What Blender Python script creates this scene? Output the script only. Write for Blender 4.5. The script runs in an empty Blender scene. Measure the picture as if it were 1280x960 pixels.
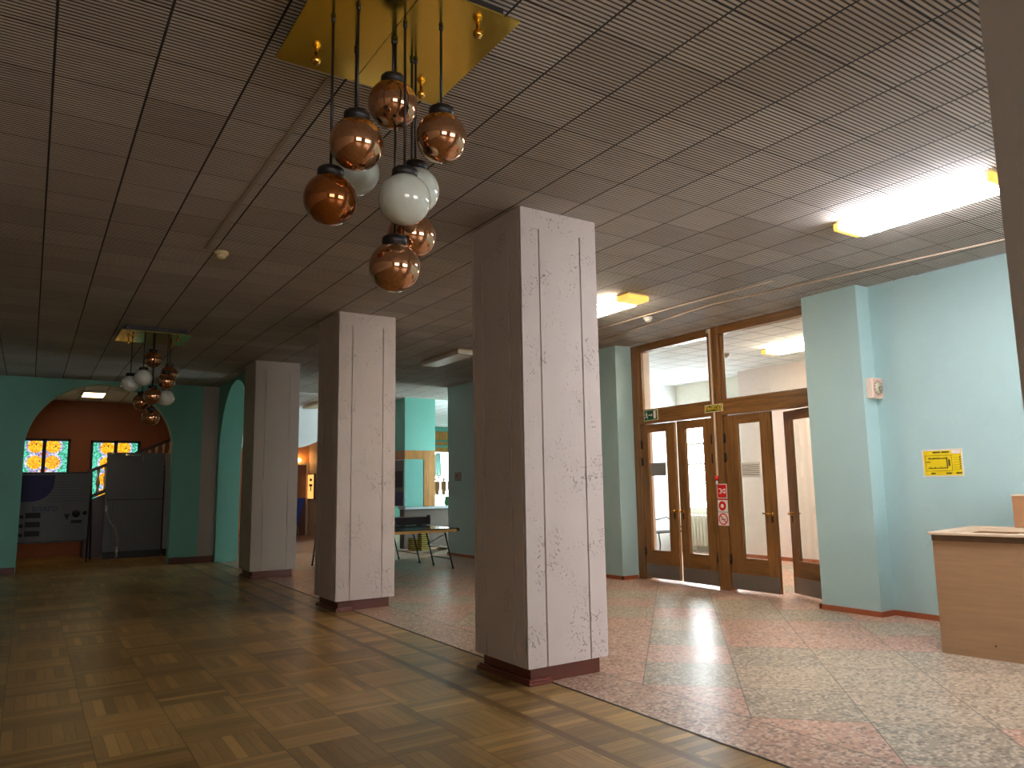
import bpy, bmesh, math, random
from mathutils import Vector, Matrix
random.seed(7)
S = bpy.context.scene
COL = S.collection
H = 3.3
PI = math.pi

# ------------------------------------------------------------------ materials
def lin(c):
    return tuple(((v/255)/12.92 if v/255 <= .04045 else ((v/255+.055)/1.055)**2.4) for v in c) + (1,)

class N:
    """small node-graph helper"""
    def __init__(s, name):
        s.m = bpy.data.materials.new(name); s.m.use_nodes = True
        s.t = s.m.node_tree; s.b = s.t.nodes['Principled BSDF']; s.out = s.t.nodes['Material Output']
    def n(s, typ, ins=None, **props):
        nd = s.t.nodes.new(typ)
        for k, v in props.items(): setattr(nd, k, v)
        for k, v in (ins or {}).items(): s.set(nd.inputs[k], v)
        return nd
    def set(s, sock, v):
        if isinstance(v, bpy.types.NodeSocket): s.t.links.new(v, sock)
        else: sock.default_value = v
    def math(s, op, a, b=0.0, c=0.0):
        nd = s.n('ShaderNodeMath', operation=op)
        s.set(nd.inputs[0], a); s.set(nd.inputs[1], b); s.set(nd.inputs[2], c)
        return nd.outputs[0]
    def mix(s, f, a, b):
        nd = s.n('ShaderNodeMix', data_type='RGBA')
        s.set(nd.inputs[0], f); s.set(nd.inputs[6], a); s.set(nd.inputs[7], b)
        return nd.outputs[2]
    def mixf(s, f, a, b):
        nd = s.n('ShaderNodeMix', data_type='FLOAT')
        s.set(nd.inputs[0], f); s.set(nd.inputs[2], a); s.set(nd.inputs[3], b)
        return nd.outputs[0]
    def obj(s):
        return s.n('ShaderNodeTexCoord').outputs['Object']
    def xyz(s):
        nd = s.n('ShaderNodeSeparateXYZ', {0: s.obj()})
        return nd.outputs[0], nd.outputs[1], nd.outputs[2]
    def vec(s, x, y, z=0.0):
        return s.n('ShaderNodeCombineXYZ', {0: x, 1: y, 2: z}).outputs[0]
    def noise(s, scale, detail=3.0, vec=None, rough=.5):
        nd = s.n('ShaderNodeTexNoise', {'Scale': scale, 'Detail': detail, 'Roughness': rough})
        s.set(nd.inputs['Vector'], vec if vec is not None else s.obj())
        return nd.outputs[0]
    def white(s, vec):
        return s.n('ShaderNodeTexWhiteNoise', {0: vec}, noise_dimensions='3D').outputs[0]
    def smooth(s, v, a, b):
        nd = s.n('ShaderNodeMapRange', {0: v, 1: a, 2: b}, interpolation_type='SMOOTHSTEP')
        return nd.outputs[0]
    def bump(s, h, strength=.3, dist=.01):
        nd = s.n('ShaderNodeBump', {'Height': h, 'Strength': strength, 'Distance': dist})
        s.set(s.b.inputs['Normal'], nd.outputs[0])
    def scale(s, v, sc):
        nd = s.n('ShaderNodeMapping', {'Vector': v, 'Scale': sc}); return nd.outputs[0]
    def fin(s, col=None, rough=.5, metal=0.0, **kw):
        if col is not None: s.set(s.b.inputs['Base Color'], col)
        s.set(s.b.inputs['Roughness'], rough); s.set(s.b.inputs['Metallic'], metal)
        for k, v in kw.items(): s.set(s.b.inputs[k.replace('_', ' ')], v)
        return s.m

def plain(name, rgb, rough=.5, metal=0.0, var=.08, scale=14., bump=0.0, **kw):
    g = N(name); c = lin(rgb)
    nz = g.noise(scale, 3)
    lo = tuple(v*(1-var) for v in c[:3])+(1,); hi = tuple(min(1, v*(1+var)) for v in c[:3])+(1,)
    if bump: g.bump(g.noise(scale*6, 2), bump, .004)
    return g.fin(g.mix(nz, lo, hi), rough, metal, **kw)

def emit(name, rgb, strength):
    g = N(name); c = lin(rgb)
    return g.fin(c, .5, 0, Emission_Color=c, Emission_Strength=strength)

def paint(name, rgb, rough=.55, bump=.35):
    g = N(name); c = lin(rgb)
    o = g.obj()
    grain = g.noise(55, 3, g.scale(o, (1, 1, 1.7)))
    big = g.noise(1.3, 3)
    f = g.math('ADD', g.math('MULTIPLY', grain, .35), g.math('MULTIPLY', big, .65))
    g.bump(grain, bump, .012)
    return g.fin(g.mix(f, tuple(v*.86 for v in c[:3])+(1,), tuple(min(1, v*1.1) for v in c[:3])+(1,)), rough)

def wood(name, rgb, axis='Z', rough=.35, contrast=.35):
    g = N(name); c = lin(rgb); o = g.obj()
    sc = {'X': (1.2, 22, 22), 'Y': (22, 1.2, 22), 'Z': (22, 22, 1.2)}[axis]
    v = g.noise(1.6, 5, g.scale(o, sc), .65)
    v2 = g.noise(.7, 2, g.scale(o, tuple(x*.4 for x in sc)))
    f = g.smooth(g.math('ADD', g.math('MULTIPLY', v, .7), g.math('MULTIPLY', v2, .3)), .3, .7)
    g.bump(v, .12, .003)
    return g.fin(g.mix(f, tuple(x*(1-contrast) for x in c[:3])+(1,), tuple(min(1, x*(1+contrast)) for x in c[:3])+(1,)), rough)

M = {}
def build_materials():
    # --- roughcast grey column with pits
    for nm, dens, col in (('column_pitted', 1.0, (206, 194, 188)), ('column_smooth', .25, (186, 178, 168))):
        g = N(nm); o = g.obj()
        vor = g.n('ShaderNodeTexVoronoi', {'Vector': g.scale(o, (1, 1, .8)), 'Scale': 66., 'Randomness': 1.0}, feature='F1')
        msk = g.noise(3.2, 4, g.scale(o, (1, 1, .75)), .6)
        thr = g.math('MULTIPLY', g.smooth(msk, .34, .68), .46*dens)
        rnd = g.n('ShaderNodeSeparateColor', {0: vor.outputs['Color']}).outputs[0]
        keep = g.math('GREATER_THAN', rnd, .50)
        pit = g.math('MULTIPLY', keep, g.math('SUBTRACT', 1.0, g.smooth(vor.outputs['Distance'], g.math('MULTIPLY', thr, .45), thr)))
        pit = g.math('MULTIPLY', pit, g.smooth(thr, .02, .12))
        fine = g.noise(160, 2)
        hgt = g.math('ADD', g.math('MULTIPLY', pit, -1.0), g.math('ADD', g.math('MULTIPLY', fine, .10), g.math('MULTIPLY', g.noise(9, 3), .12)))
        g.bump(hgt, 1.0, .012)
        c = lin(col); big = g.noise(1.6, 3)
        base = g.mix(big, tuple(v*.9 for v in c[:3])+(1,), c)
        M[nm] = g.fin(g.mix(g.math('MULTIPLY', pit, .55), base, lin((104, 92, 84))), .7)  # self-shadow of the pits is also mixed into the colour
    # --- ceiling: grooved acoustic tiles 0.402 x 0.41 m, ribs across
    def ceil(nm, light, dark, ribs, tx=.402, ty=.41, gap_x=.011, gap_y=.013, gapcol=(36, 29, 24), rough=.8, stain=.35):
        g = N(nm); x, y, z = g.xyz()
        u = g.math('DIVIDE', g.math('ADD', x, .02), tx); v = g.math('DIVIDE', g.math('ADD', y, .55), ty)
        fx = g.math('FRACT', u); fy = g.math('FRACT', v)
        cell = g.vec(g.math('FLOOR', u), g.math('FLOOR', v))
        r = g.white(cell)
        ex = g.math('MULTIPLY', g.math('MINIMUM', fx, g.math('SUBTRACT', 1.0, fx)), tx)
        ey = g.math('MULTIPLY', g.math('MINIMUM', fy, g.math('SUBTRACT', 1.0, fy)), ty)
        gx = g.math('LESS_THAN', ex, gap_x*.5)
        gy = g.math('MULTIPLY', g.math('LESS_THAN', ey, gap_y*.5), .95)
        gap = g.math('MAXIMUM', gx, gy)
        streak = g.noise(2.2, 4, g.scale(g.obj(), (1.2, 9, 1)), .6)
        big = g.noise(.8, 3)
        f = g.math('ADD', g.math('MULTIPLY', r, .25), g.math('ADD', g.math('MULTIPLY', streak, stain), g.math('MULTIPLY', big, .3)))
        col = g.mix(g.smooth(f, .2, .85), lin(dark), lin(light))
        if ribs:
            rr = g.math('FRACT', g.math('MULTIPLY', fy, ribs))
            tri = g.math('ABSOLUTE', g.math('SUBTRACT', rr, .5))
            groove = g.smooth(tri, .24, .36)
            col = g.mix(g.math('MULTIPLY', groove, .95), col, lin((58, 50, 44)))
            g.bump(g.math('SUBTRACT', g.math('MULTIPLY', groove, -.6), gap), .6, .006)
        col = g.mix(gap, col, lin(gapcol))
        M[nm] = g.fin(col, rough)
    ceil('ceiling_ribbed', (224, 219, 210), (186, 178, 168), 16)
    ceil('ceiling_white', (246, 248, 248), (232, 234, 236), 0, gapcol=(120, 122, 126), gap_x=.016, gap_y=.014, stain=.15)
    # --- parquet, basket of small oak slats, border courses along the terrazzo
    g = N('parquet'); x, y, z = g.xyz(); T = .41
    wob = g.math('MULTIPLY', g.math('SUBTRACT', g.noise(1.1, 2), .5), .02)
    x0 = g.math('ADD', x, wob)
    u = g.math('DIVIDE', g.math('ADD', x0, .05), T); v = g.math('DIVIDE', g.math('ADD', y, .11), T)
    iu = g.math('FLOOR', u); iv = g.math('FLOOR', v); fu = g.math('FRACT', u); fv = g.math('FRACT', v)
    par = g.math('MODULO', g.math('ABSOLUTE', g.math('ADD', iu, iv)), 2.0)
    border = g.math('GREATER_THAN', x0, 2.43)
    # border: three courses of cross slats parted by dark lengthwise strips
    bw = .30
    bu = g.math('DIVIDE', g.math('SUBTRACT', x0, 2.43), bw); bfu = g.math('FRACT', bu)
    strip = g.math('MULTIPLY', border, g.math('LESS_THAN', bfu, .2))
    across = g.math('MAXIMUM', par, border)          # 1: slats run along X, so they are counted along Y
    across = g.math('MULTIPLY', across, g.math('SUBTRACT', 1.0, strip))
    cnt = g.mixf(across, g.math('MULTIPLY', fu, 7.0), g.math('MULTIPLY', fv, 7.0))
    sl = g.math('FLOOR', cnt); fs = g.math('FRACT', cnt)
    cx = g.mixf(border, iu, g.math('ADD', g.math('FLOOR', bu), 40.0))
    seed = g.vec(g.math('ADD', cx, g.math('MULTIPLY', sl, .37)), iv, g.math('ADD', g.math('MULTIPLY', par, 3.1), g.math('MULTIPLY', strip, 11.0)))
    r = g.white(seed); tr = g.white(g.vec(cx, iv, 5.0))
    gx = g.noise(1.5, 4, g.scale(g.obj(), (3, 42, 1)), .6); gy = g.noise(1.5, 4, g.scale(g.obj(), (42, 3, 1)), .6)
    gr = g.mixf(across, gy, gx)
    f = g.math('ADD', g.math('MULTIPLY', r, .35), g.math('ADD', g.math('MULTIPLY', tr, .3), g.math('MULTIPLY', gr, .6)))
    col = g.mix(g.smooth(f, .2, 1.0), lin((122, 94, 54)), lin((188, 150, 90)))
    col = g.mix(g.math('MULTIPLY', g.math('GREATER_THAN', r, .97), .42), col, lin((205, 166, 100)))
    col = g.mix(strip, col, g.mix(gr, lin((98, 72, 40)), lin((136, 102, 58))))
    es = g.math('MINIMUM', fs, g.math('SUBTRACT', 1.0, fs))
    et = g.math('MINIMUM', g.math('MINIMUM', fu, g.math('SUBTRACT', 1.0, fu)), g.math('MINIMUM', fv, g.math('SUBTRACT', 1.0, fv)))
    line = g.math('MAXIMUM', g.math('MULTIPLY', g.math('LESS_THAN', es, .035), .45), g.math('MULTIPLY', g.math('LESS_THAN', et, .008), g.math('MULTIPLY', g.math('SUBTRACT', 1.0, border), .55)))
    col = g.mix(line, col, lin((40, 26, 14)))
    g.bump(g.math('SUBTRACT', g.math('MULTIPLY', g.noise(7, 3), .6), g.math('MULTIPLY', line, .3)), .16, .004)
    M['parquet'] = g.fin(col, g.mixf(gr, .26, .44))
    # --- terrazzo, 0.62 m squares laid at 45 degrees
    g = N('terrazzo'); x, y, z = g.xyz(); T = .625; q2 = math.sqrt(.5)
    p = g.math('DIVIDE', g.math('SUBTRACT', g.math('MULTIPLY', g.math('ADD', x, y), q2), 4.57), T)
    q = g.math('DIVIDE', g.math('SUBTRACT', g.math('MULTIPLY', g.math('SUBTRACT', x, y), q2), .372), T)
    ip = g.math('FLOOR', p); iq = g.math('FLOOR', q); fp = g.math('FRACT', p); fq = g.math('FRACT', q)
    bord = g.math('LESS_THAN', x, 3.47)
    r = g.white(g.vec(ip, iq, 2.0))
    pink = lin((200, 154, 134)); green = lin((184, 168, 144)); grey = lin((164, 154, 134))
    base = g.mix(g.math('GREATER_THAN', r, .58), pink, green)
    base = g.mix(g.math('GREATER_THAN', r, .84), base, grey)
    base = g.mix(bord, base, lin((186, 148, 128)))
    base = g.mix(g.math('MULTIPLY', g.noise(2.5, 2), .5), base, lin((168, 140, 116)))
    vor = g.n('ShaderNodeTexVoronoi', {'Vector': g.obj(), 'Scale': 42., 'Randomness': 1.0}, feature='F1')
    cc = g.n('ShaderNodeSeparateColor', {0: vor.outputs['Color']})
    chip = g.math('LESS_THAN', vor.outputs['Distance'], .52)
    light = g.math('MULTIPLY', chip, g.math('GREATER_THAN', cc.outputs[0], .56))
    dark = g.math('MULTIPLY', chip, g.math('LESS_THAN', cc.outputs[0], .36))
    col = g.mix(g.math('MULTIPLY', light, .6), base, lin((222, 205, 184)))
    col = g.mix(g.math('MULTIPLY', dark, .55), col, lin((74, 62, 54)))
    jp = g.math('LESS_THAN', g.math('MINIMUM', fp, g.math('SUBTRACT', 1.0, fp)), .006)
    jq = g.math('LESS_THAN', g.math('MINIMUM', fq, g.math('SUBTRACT', 1.0, fq)), .006)
    j = g.math('MULTIPLY', g.math('MAXIMUM', jp, jq), g.math('SUBTRACT', 1.0, bord))
    jb = g.math('LESS_THAN', g.math('ABSOLUTE', g.math('SUBTRACT', x, 3.47)), .005)
    col = g.mix(g.math('MULTIPLY', g.math('MAXIMUM', j, jb), .75), col, lin((84, 66, 52)))
    g.bump(g.noise(5, 3), .07, .006)
    M['terrazzo'] = g.fin(col, g.mixf(g.noise(3.5, 3), .27, .42))
    # --- paints and plain stuffs
    M['teal'] = paint('teal_wall_paint', (178, 210, 209))
    M['teal_deep'] = paint('deep_teal_wall_paint', (118, 186, 170))
    M['hidden_cream'] = paint('warm_cream_wall_paint', (168, 150, 126), bump=.1)
    M['orange'] = paint('orange_wall_paint', (160, 90, 48))
    M['orange_pale'] = paint('pale_orange_wall_paint', (216, 150, 92))
    M['bulb'] = emit('glowing_bulb', (255, 196, 120), 60.)
    M['cream'] = paint('cream_wall_paint', (242, 236, 220), bump=.1)
    M['pink'] = paint('pink_wall_paint', (238, 220, 214), bump=.1)
    M['white_wall'] = paint('white_wall_paint', (238, 240, 240), bump=.1)
    M['beige'] = paint('beige_wall_paint', (206, 182, 150), bump=.1)
    M['grey_paint'] = paint('grey_wall_paint', (176, 166, 156), bump=.2)
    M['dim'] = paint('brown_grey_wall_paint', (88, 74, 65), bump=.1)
    M['plinth'] = plain('brown_plinth_paint', (98, 48, 32), .45, bump=.1)
    M['skirting'] = plain('orange_brown_skirting_paint', (166, 92, 58), .45, bump=.1)
    M['moulding'] = plain('glossy_brown_moulding', (116, 60, 48), .28)
    M['door_wood'] = wood('varnished_door_wood', (130, 90, 48), 'Z')
    M['door_wood_y'] = wood('varnished_rail_wood', (130, 90, 48), 'Y')
    M['panel_wood'] = wood('orange_panel_wood', (176, 118, 54), 'Z')
    M['dark_wood'] = wood('dark_brown_wood', (62, 36, 24), 'X')
    M['dark_door'] = wood('dark_brown_door', (92, 58, 34), 'Z')
    M['counter'] = wood('beech_laminate', (160, 126, 92), 'Y', .5, .10)
    M['counter_rim'] = wood('pale_counter_edge', (212, 188, 158), 'Y', .5, .06)
    M['rim_shade'] = wood('painted_rim_shade', (96, 72, 48), 'Y', .5, .1)
    M['box'] = plain('tan_cardboard', (164, 116, 76), .7)
    M['box_edge'] = plain('pale_cardboard_edge', (226, 206, 172), .7)
    M['black'] = plain('black_metal', (18, 16, 16), .45)
    M['blackish'] = plain('dark_brown_metal', (38, 30, 26), .5)
    M['steel'] = plain('brushed_steel', (150, 146, 142), .38, .85, bump=.15)
    M['brass_handle'] = plain('polished_brass', (220, 170, 90), .2, 1.0)
    g = N('brass_sheet'); nz = g.noise(1.8, 3); g.bump(g.noise(3.0, 2), .05, .006)
    M['brass'] = g.fin(g.mix(nz, lin((246, 222, 104)), lin((254, 236, 124))), g.mixf(nz, .10, .2), 1.0)
    g = N('copper_glass'); M['copper'] = g.fin(g.mix(g.noise(2.5, 2), lin((186, 136, 98)), lin((202, 152, 112))), .05, .92, Coat_Weight=.6, Coat_Roughness=.02)
    g = N('amber_glass'); M['amber'] = g.fin(g.mix(g.noise(2.5, 2), lin((146, 82, 26)), lin((164, 94, 32))), .06, .8, Coat_Weight=.8, Coat_Roughness=.02)
    g = N('opal_glass'); M['opal'] = g.fin(g.mix(g.noise(2., 2), lin((196, 204, 192)), lin((208, 214, 202))), .12, 0, Coat_Weight=.6, Subsurface_Weight=.0, Subsurface_Radius=(.05, .05, .05))
    M['white_plastic'] = plain('white_plastic', (226, 224, 214), .4)
    M['cream_plastic'] = plain('yellowed_plastic', (214, 196, 150), .4)
    M['cable'] = plain('cream_cable_duct', (226, 206, 182), .5)
    M['brown_duct'] = plain('grey_brown_cable_duct', (150, 140, 126), .8)
    M['tube'] = emit('lit_diffuser_cool', (250, 247, 253), 52.)
    M['tube2'] = emit('lit_diffuser_warm', (255, 238, 212), 39.)
    M['tube_end'] = emit('amber_diffuser_end', (244, 196, 96), .9)
    M['tube3'] = emit('lit_vestibule_diffuser', (255, 238, 206), 60.)
    M['lamp_panel'] = emit('dim_lit_panel', (240, 206, 150), 9.)
    M['daylight'] = emit('daylit_window_pane', (240, 248, 255), 20.)
    M['daylight_wing'] = emit('daylit_wing_window_pane', (226, 250, 255), 44.)
    M['daylight_kiosk'] = emit('daylit_kiosk_window_pane', (232, 252, 255), 7.)
    M['back_fill_left'] = emit('left_back_fill_pane', (250, 246, 246), 7.0)
    M['back_fill'] = emit('back_fill_pane', (250, 250, 255), 9.5)
    g = N('clear_glass'); g.fin((1, 1, 1, 1), .0, 0, Alpha=1.0)
    gl = g.n('ShaderNodeBsdfGlossy', {'Roughness': .02, 'Color': (1, 1, 1, 1)}); tr = g.n('ShaderNodeBsdfTransparent', {'Color': (.96, .98, .97, 1)})
    mx = g.n('ShaderNodeMixShader', {0: .07, 1: tr.outputs[0], 2: gl.outputs[0]})
    g.set(g.out.inputs['Surface'], mx.outputs[0]); M['glass'] = g.m
    g = N('mirror_pane'); M['mirror'] = g.fin(lin((176, 220, 214)), .04, 1.0)
    M['table_top'] = plain('dark_green_table_top', (34, 58, 54), .16)
    M['table_wood'] = wood('yellow_table_edge', (190, 146, 82), 'X')
    M['net'] = plain('black_net', (44, 42, 42), .8)
    M['net_tape'] = plain('grey_net_tape', (140, 132, 124), .8)
    M['yellow_box'] = plain('yellow_crate', (176, 158, 66), .6)
    M['crate_dark'] = plain('dark_crate_gap', (50, 44, 30), .6)
    M['paper'] = plain('white_paper', (226, 222, 210), .7)
    M['paper_grey'] = plain('grey_print', (150, 146, 142), .7)
    M['plan_yellow'] = plain('yellow_plan', (236, 208, 20), .5)
    M['plan_ink'] = plain('brown_plan_ink', (84, 70, 20), .6)
    M['sign_green'] = plain('green_sign', (16, 84, 62), .4)
    M['sign_olive'] = plain('olive_sign', (70, 66, 16), .4)
    M['sign_yellow'] = plain('yellow_sign_letters', (246, 210, 70), .4)
    M['sign_frame'] = plain('pale_sign_frame', (210, 196, 150), .5)
    M['red'] = plain('red_sign', (206, 28, 34), .4)
    M['white_sign'] = plain('white_sign', (240, 228, 222), .4)
    M['clock_case'] = plain('pale_pink_clock_case', (222, 186, 168), .5)
    M['clock_side'] = plain('cream_clock_side', (240, 222, 204), .5)
    M['clock_dial'] = plain('beige_clock_dial', (206, 200, 170), .5)
    M['clock_ring'] = plain('brown_clock_ring', (160, 118, 92), .5)
    M['board'] = plain('grey_board', (96, 100, 100), .45, .25)
    M['board_light'] = plain('pale_grey_board', (168, 180, 186), .45)
    M['banner'] = plain('grey_white_banner', (118, 122, 126), .6, var=.2, scale=4)
    M['banner_blue'] = plain('navy_banner_field', (50, 52, 104), .6, var=.2, scale=6)
    M['banner_dark'] = plain('dark_banner_print', (30, 30, 36), .6, var=.4, scale=40)
    M['banner_line'] = plain('grey_banner_text_line', (96, 98, 104), .6)
    M['tinsel'] = plain('silver_tinsel', (214, 218, 214), .22, .9)
    M['baluster'] = plain('pale_baluster', (214, 196, 180), .5)
    M['blue'] = plain('blue_board', (34, 56, 150), .4)
    M['glow_sign'] = emit('lit_amber_sign', (255, 176, 92), 1.2)
    M['radiator'] = plain('cream_radiator', (226, 218, 200), .5)
    M['curtain'] = plain('pale_curtain', (206, 236, 232), .8)
    M['leaf'] = plain('leaf_green', (70, 130, 80), .6, var=.4)
    M['navy'] = plain('navy_print', (26, 40, 84), .5)
    M['ornament'] = plain('brown_gold_pot', (176, 128, 84), .5, var=.5, scale=60)
    # stained glass: four amber rosettes with a lilac rim on sea green, dark leads
    g = N('stained_glass'); x, y, z = g.xyz()
    ax = g.math('ABSOLUTE', x)
    az = g.math('SUBTRACT', g.math('MODULO', g.math('ADD', z, 4.0), .34), .17)
    d = g.math('SQRT', g.math('ADD', g.math('POWER', g.math('SUBTRACT', ax, .155), 2.0), g.math('POWER', az, 2.0)))
    vo = g.n('ShaderNodeTexVoronoi', {'Vector': g.obj(), 'Scale': 34.}, feature='DISTANCE_TO_EDGE')
    vc = g.n('ShaderNodeTexVoronoi', {'Vector': g.obj(), 'Scale': 34.}, feature='F1')
    rv = g.n('ShaderNodeSeparateColor', {0: vc.outputs['Color']}).outputs[0]
    rv2 = g.n('ShaderNodeSeparateColor', {0: vc.outputs['Color']}).outputs[1]
    yel = g.mix(rv, lin((250, 150, 10)), lin((255, 214, 40)))
    org = g.mix(rv, lin((226, 90, 10)), lin((255, 130, 20)))
    ring = g.mix(rv, lin((120, 110, 190)), lin((235, 240, 245)))
    sea = g.mix(rv2, lin((20, 150, 110)), lin((110, 230, 200)))
    c = g.mix(g.math('LESS_THAN', ax, .08), sea, org)
    c = g.mix(g.math('LESS_THAN', d, .185), c, ring)
    c = g.mix(g.math('LESS_THAN', d, .14), c, yel)
    c = g.mix(g.math('LESS_THAN', vo.outputs['Distance'], .05), c, (.03, .025, .02, 1))
    M['stained'] = g.fin(c, .3, 0, Emission_Color=c, Emission_Strength=1.1)
build_materials()

# ------------------------------------------------------------------ mesh helpers
class B:
    """collects shapes (world coordinates) and links them as ONE mesh object"""
    def __init__(s): s.bm = bmesh.new(); s.mats = []
    def mi(s, m):
        if m is None: m = s.mats[0] if s.mats else None
        if m not in s.mats: s.mats.append(m)
        return s.mats.index(m)
    def _add(s, tmp, m, smooth=False):
        k = s.mi(m)
        for f in tmp.faces: f.material_index = k; f.smooth = smooth
        me = bpy.data.meshes.new('tmp'); tmp.to_mesh(me); tmp.free()
        s.bm.from_mesh(me); bpy.data.meshes.remove(me); return s
    def box(s, a, b, m=None, bevel=0, seg=2, mat=None):
        t = bmesh.new()
        a, b = Vector([min(a[i], b[i]) for i in range(3)]), Vector([max(a[i], b[i]) for i in range(3)])
        bmesh.ops.create_cube(t, size=1, matrix=Matrix.Translation((a+b)/2) @ Matrix.Diagonal(((b-a)[0], (b-a)[1], (b-a)[2], 1)))
        if bevel: bmesh.ops.bevel(t, geom=t.edges[:], offset=bevel, segments=seg, profile=.5, affect='EDGES')
        if mat is not None: bmesh.ops.transform(t, matrix=mat, verts=t.verts[:])
        return s._add(t, m)
    def tube(s, pts, r, m=None, seg=8, smooth=True):
        for p, q in zip(pts[:-1], pts[1:]):
            p, q = Vector(p), Vector(q); d = q-p
            if d.length < 1e-6: continue
            t = bmesh.new()
            bmesh.ops.create_cone(t, cap_ends=True, segments=seg, radius1=r, radius2=r, depth=d.length,
                                  matrix=Matrix.Translation((p+q)/2) @ d.to_track_quat('Z', 'Y').to_matrix().to_4x4())
            s._add(t, m, smooth)
        return s
    def bar(s, p, q, w, h, m=None, up=(0, 0, 1)):
        p, q = Vector(p), Vector(q); d = (q-p); z = d.normalized(); x = Vector(up).cross(z).normalized(); y = z.cross(x)
        t = bmesh.new()
        mat = Matrix((x, y, z)).transposed().to_4x4(); mat.translation = (p+q)/2
        bmesh.ops.create_cube(t, size=1, matrix=mat @ Matrix.Diagonal((w, h, d.length, 1)))
        return s._add(t, m)
    def lathe(s, prof, c, m=None, seg=24, axis='Z', smooth=True):
        t = bmesh.new(); rings = []
        for r, z in prof:
            ring = []
            for k in range(seg):
                a = 2*PI*k/seg; v = (r*math.cos(a), r*math.sin(a), z)
                if axis == 'X': v = (v[2], v[0], v[1])
                if axis == 'Y': v = (v[0], v[2], v[1])
                ring.append(t.verts.new(Vector(v)+Vector(c)))
            rings.append(ring)
        for a, b in zip(rings[:-1], rings[1:]):
            for k in range(seg): t.faces.new((a[k], a[(k+1) % seg], b[(k+1) % seg], b[k]))
        if prof[0][0] > 1e-5: t.faces.new(rings[0][::-1])
        if prof[-1][0] > 1e-5: t.faces.new(rings[-1])
        bmesh.ops.remove_doubles(t, verts=t.verts[:], dist=1e-6)
        bmesh.ops.recalc_face_normals(t, faces=t.faces[:])
        return s._add(t, m, smooth)
    def ball(s, c, r, m=None, u=40, v=24, sc=(1, 1, 1)):
        t = bmesh.new()
        bmesh.ops.create_uvsphere(t, u_segments=u, v_segments=v, radius=r, matrix=Matrix.Translation(c) @ Matrix.Diagonal((*sc, 1)))
        return s._add(t, m, True)
    def prism(s, poly, axis, lo, hi, m=None, smooth=False):
        """2-D polygon extruded along axis: X -> (y,z), Y -> (x,z), Z -> (x,y)"""
        t = bmesh.new()
        def P(p, w):
            return {'X': (w, p[0], p[1]), 'Y': (p[0], w, p[1]), 'Z': (p[0], p[1], w)}[axis]
        a = [t.verts.new(P(p, lo)) for p in poly]; b = [t.verts.new(P(p, hi)) for p in poly]
        n = len(poly)
        fa = t.faces.new(a); fb = t.faces.new(b[::-1])
        for k in range(n): t.faces.new((a[k], b[k], b[(k+1) % n], a[(k+1) % n]))
        t.normal_update()
        bmesh.ops.triangulate(t, faces=[fa, fb])
        bmesh.ops.recalc_face_normals(t, faces=t.faces[:])
        return s._add(t, m, smooth)
    def build(s, name, mat=None, parent=None, loc=None):
        """parent: the Empty (or part) it belongs to; geometry was given in world coordinates"""
        off = Vector((0, 0, 0))
        if loc is not None: off = Vector(loc)
        elif parent is not None: off = WORLD.get(parent.name, Vector((0, 0, 0)))
        bmesh.ops.translate(s.bm, verts=s.bm.verts[:], vec=-off)
        me = bpy.data.meshes.new(name)
        if mat is not None and not s.mats: s.mats = [mat]
        s.bm.to_mesh(me); s.bm.free()
        for m in s.mats: me.materials.append(m if m is not None else mat)
        o = bpy.data.objects.new(name, me); COL.objects.link(o)
        if parent is not None: o.parent = parent; o.location = off - WORLD.get(parent.name, Vector((0, 0, 0)))
        else: o.location = off
        WORLD[o.name] = off
        return o
WORLD = {}
def tag(o, label=None, cat=None, group=None, kind=None):
    if label: o['label'] = label
    if cat: o['category'] = cat
    if group: o['group'] = group
    if kind: o['kind'] = kind
    return o
def root(name, loc, label=None, cat=None, group=None, kind=None):
    o = bpy.data.objects.new(name, None); COL.objects.link(o); o.location = loc; o.empty_display_size = .1
    WORLD[o.name] = Vector(loc); return tag(o, label, cat, group, kind)
def struct(name, b, mat=None, loc=None):
    o = b.build(name, mat, loc=loc); o['kind'] = 'structure'; return o
def text(body, size, origin, xdir, mat, parent, name='lettering', depth=.002, align='CENTER', squeeze=1.0):
    cu = bpy.data.curves.new('t', 'FONT'); cu.body = body; cu.size = size; cu.extrude = depth; cu.align_x = align; cu.align_y = 'CENTER'
    tmp = bpy.data.objects.new('t', cu); COL.objects.link(tmp)
    bpy.context.view_layer.update()
    me = bpy.data.meshes.new_from_object(tmp.evaluated_get(bpy.context.evaluated_depsgraph_get()))
    bpy.data.objects.remove(tmp); bpy.data.curves.remove(cu)
    x = Vector(xdir).normalized(); y = Vector((0, 0, 1)); z = x.cross(y)
    m = Matrix((x*squeeze, y, z)).transposed().to_4x4(); off = WORLD[parent.name]
    m.translation = Vector(origin)-off
    me.transform(m); me.materials.clear(); me.materials.append(mat); me.name = name
    o = bpy.data.objects.new(name, me); COL.objects.link(o); o.parent = parent; WORLD[o.name] = off
    return o
def arc(cx, cz, rx, rz, a0, a1, n=28):
    return [(cx+rx*math.cos(a0+(a1-a0)*k/n), cz+rz*math.sin(a0+(a1-a0)*k/n)) for k in range(n+1)]

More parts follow.
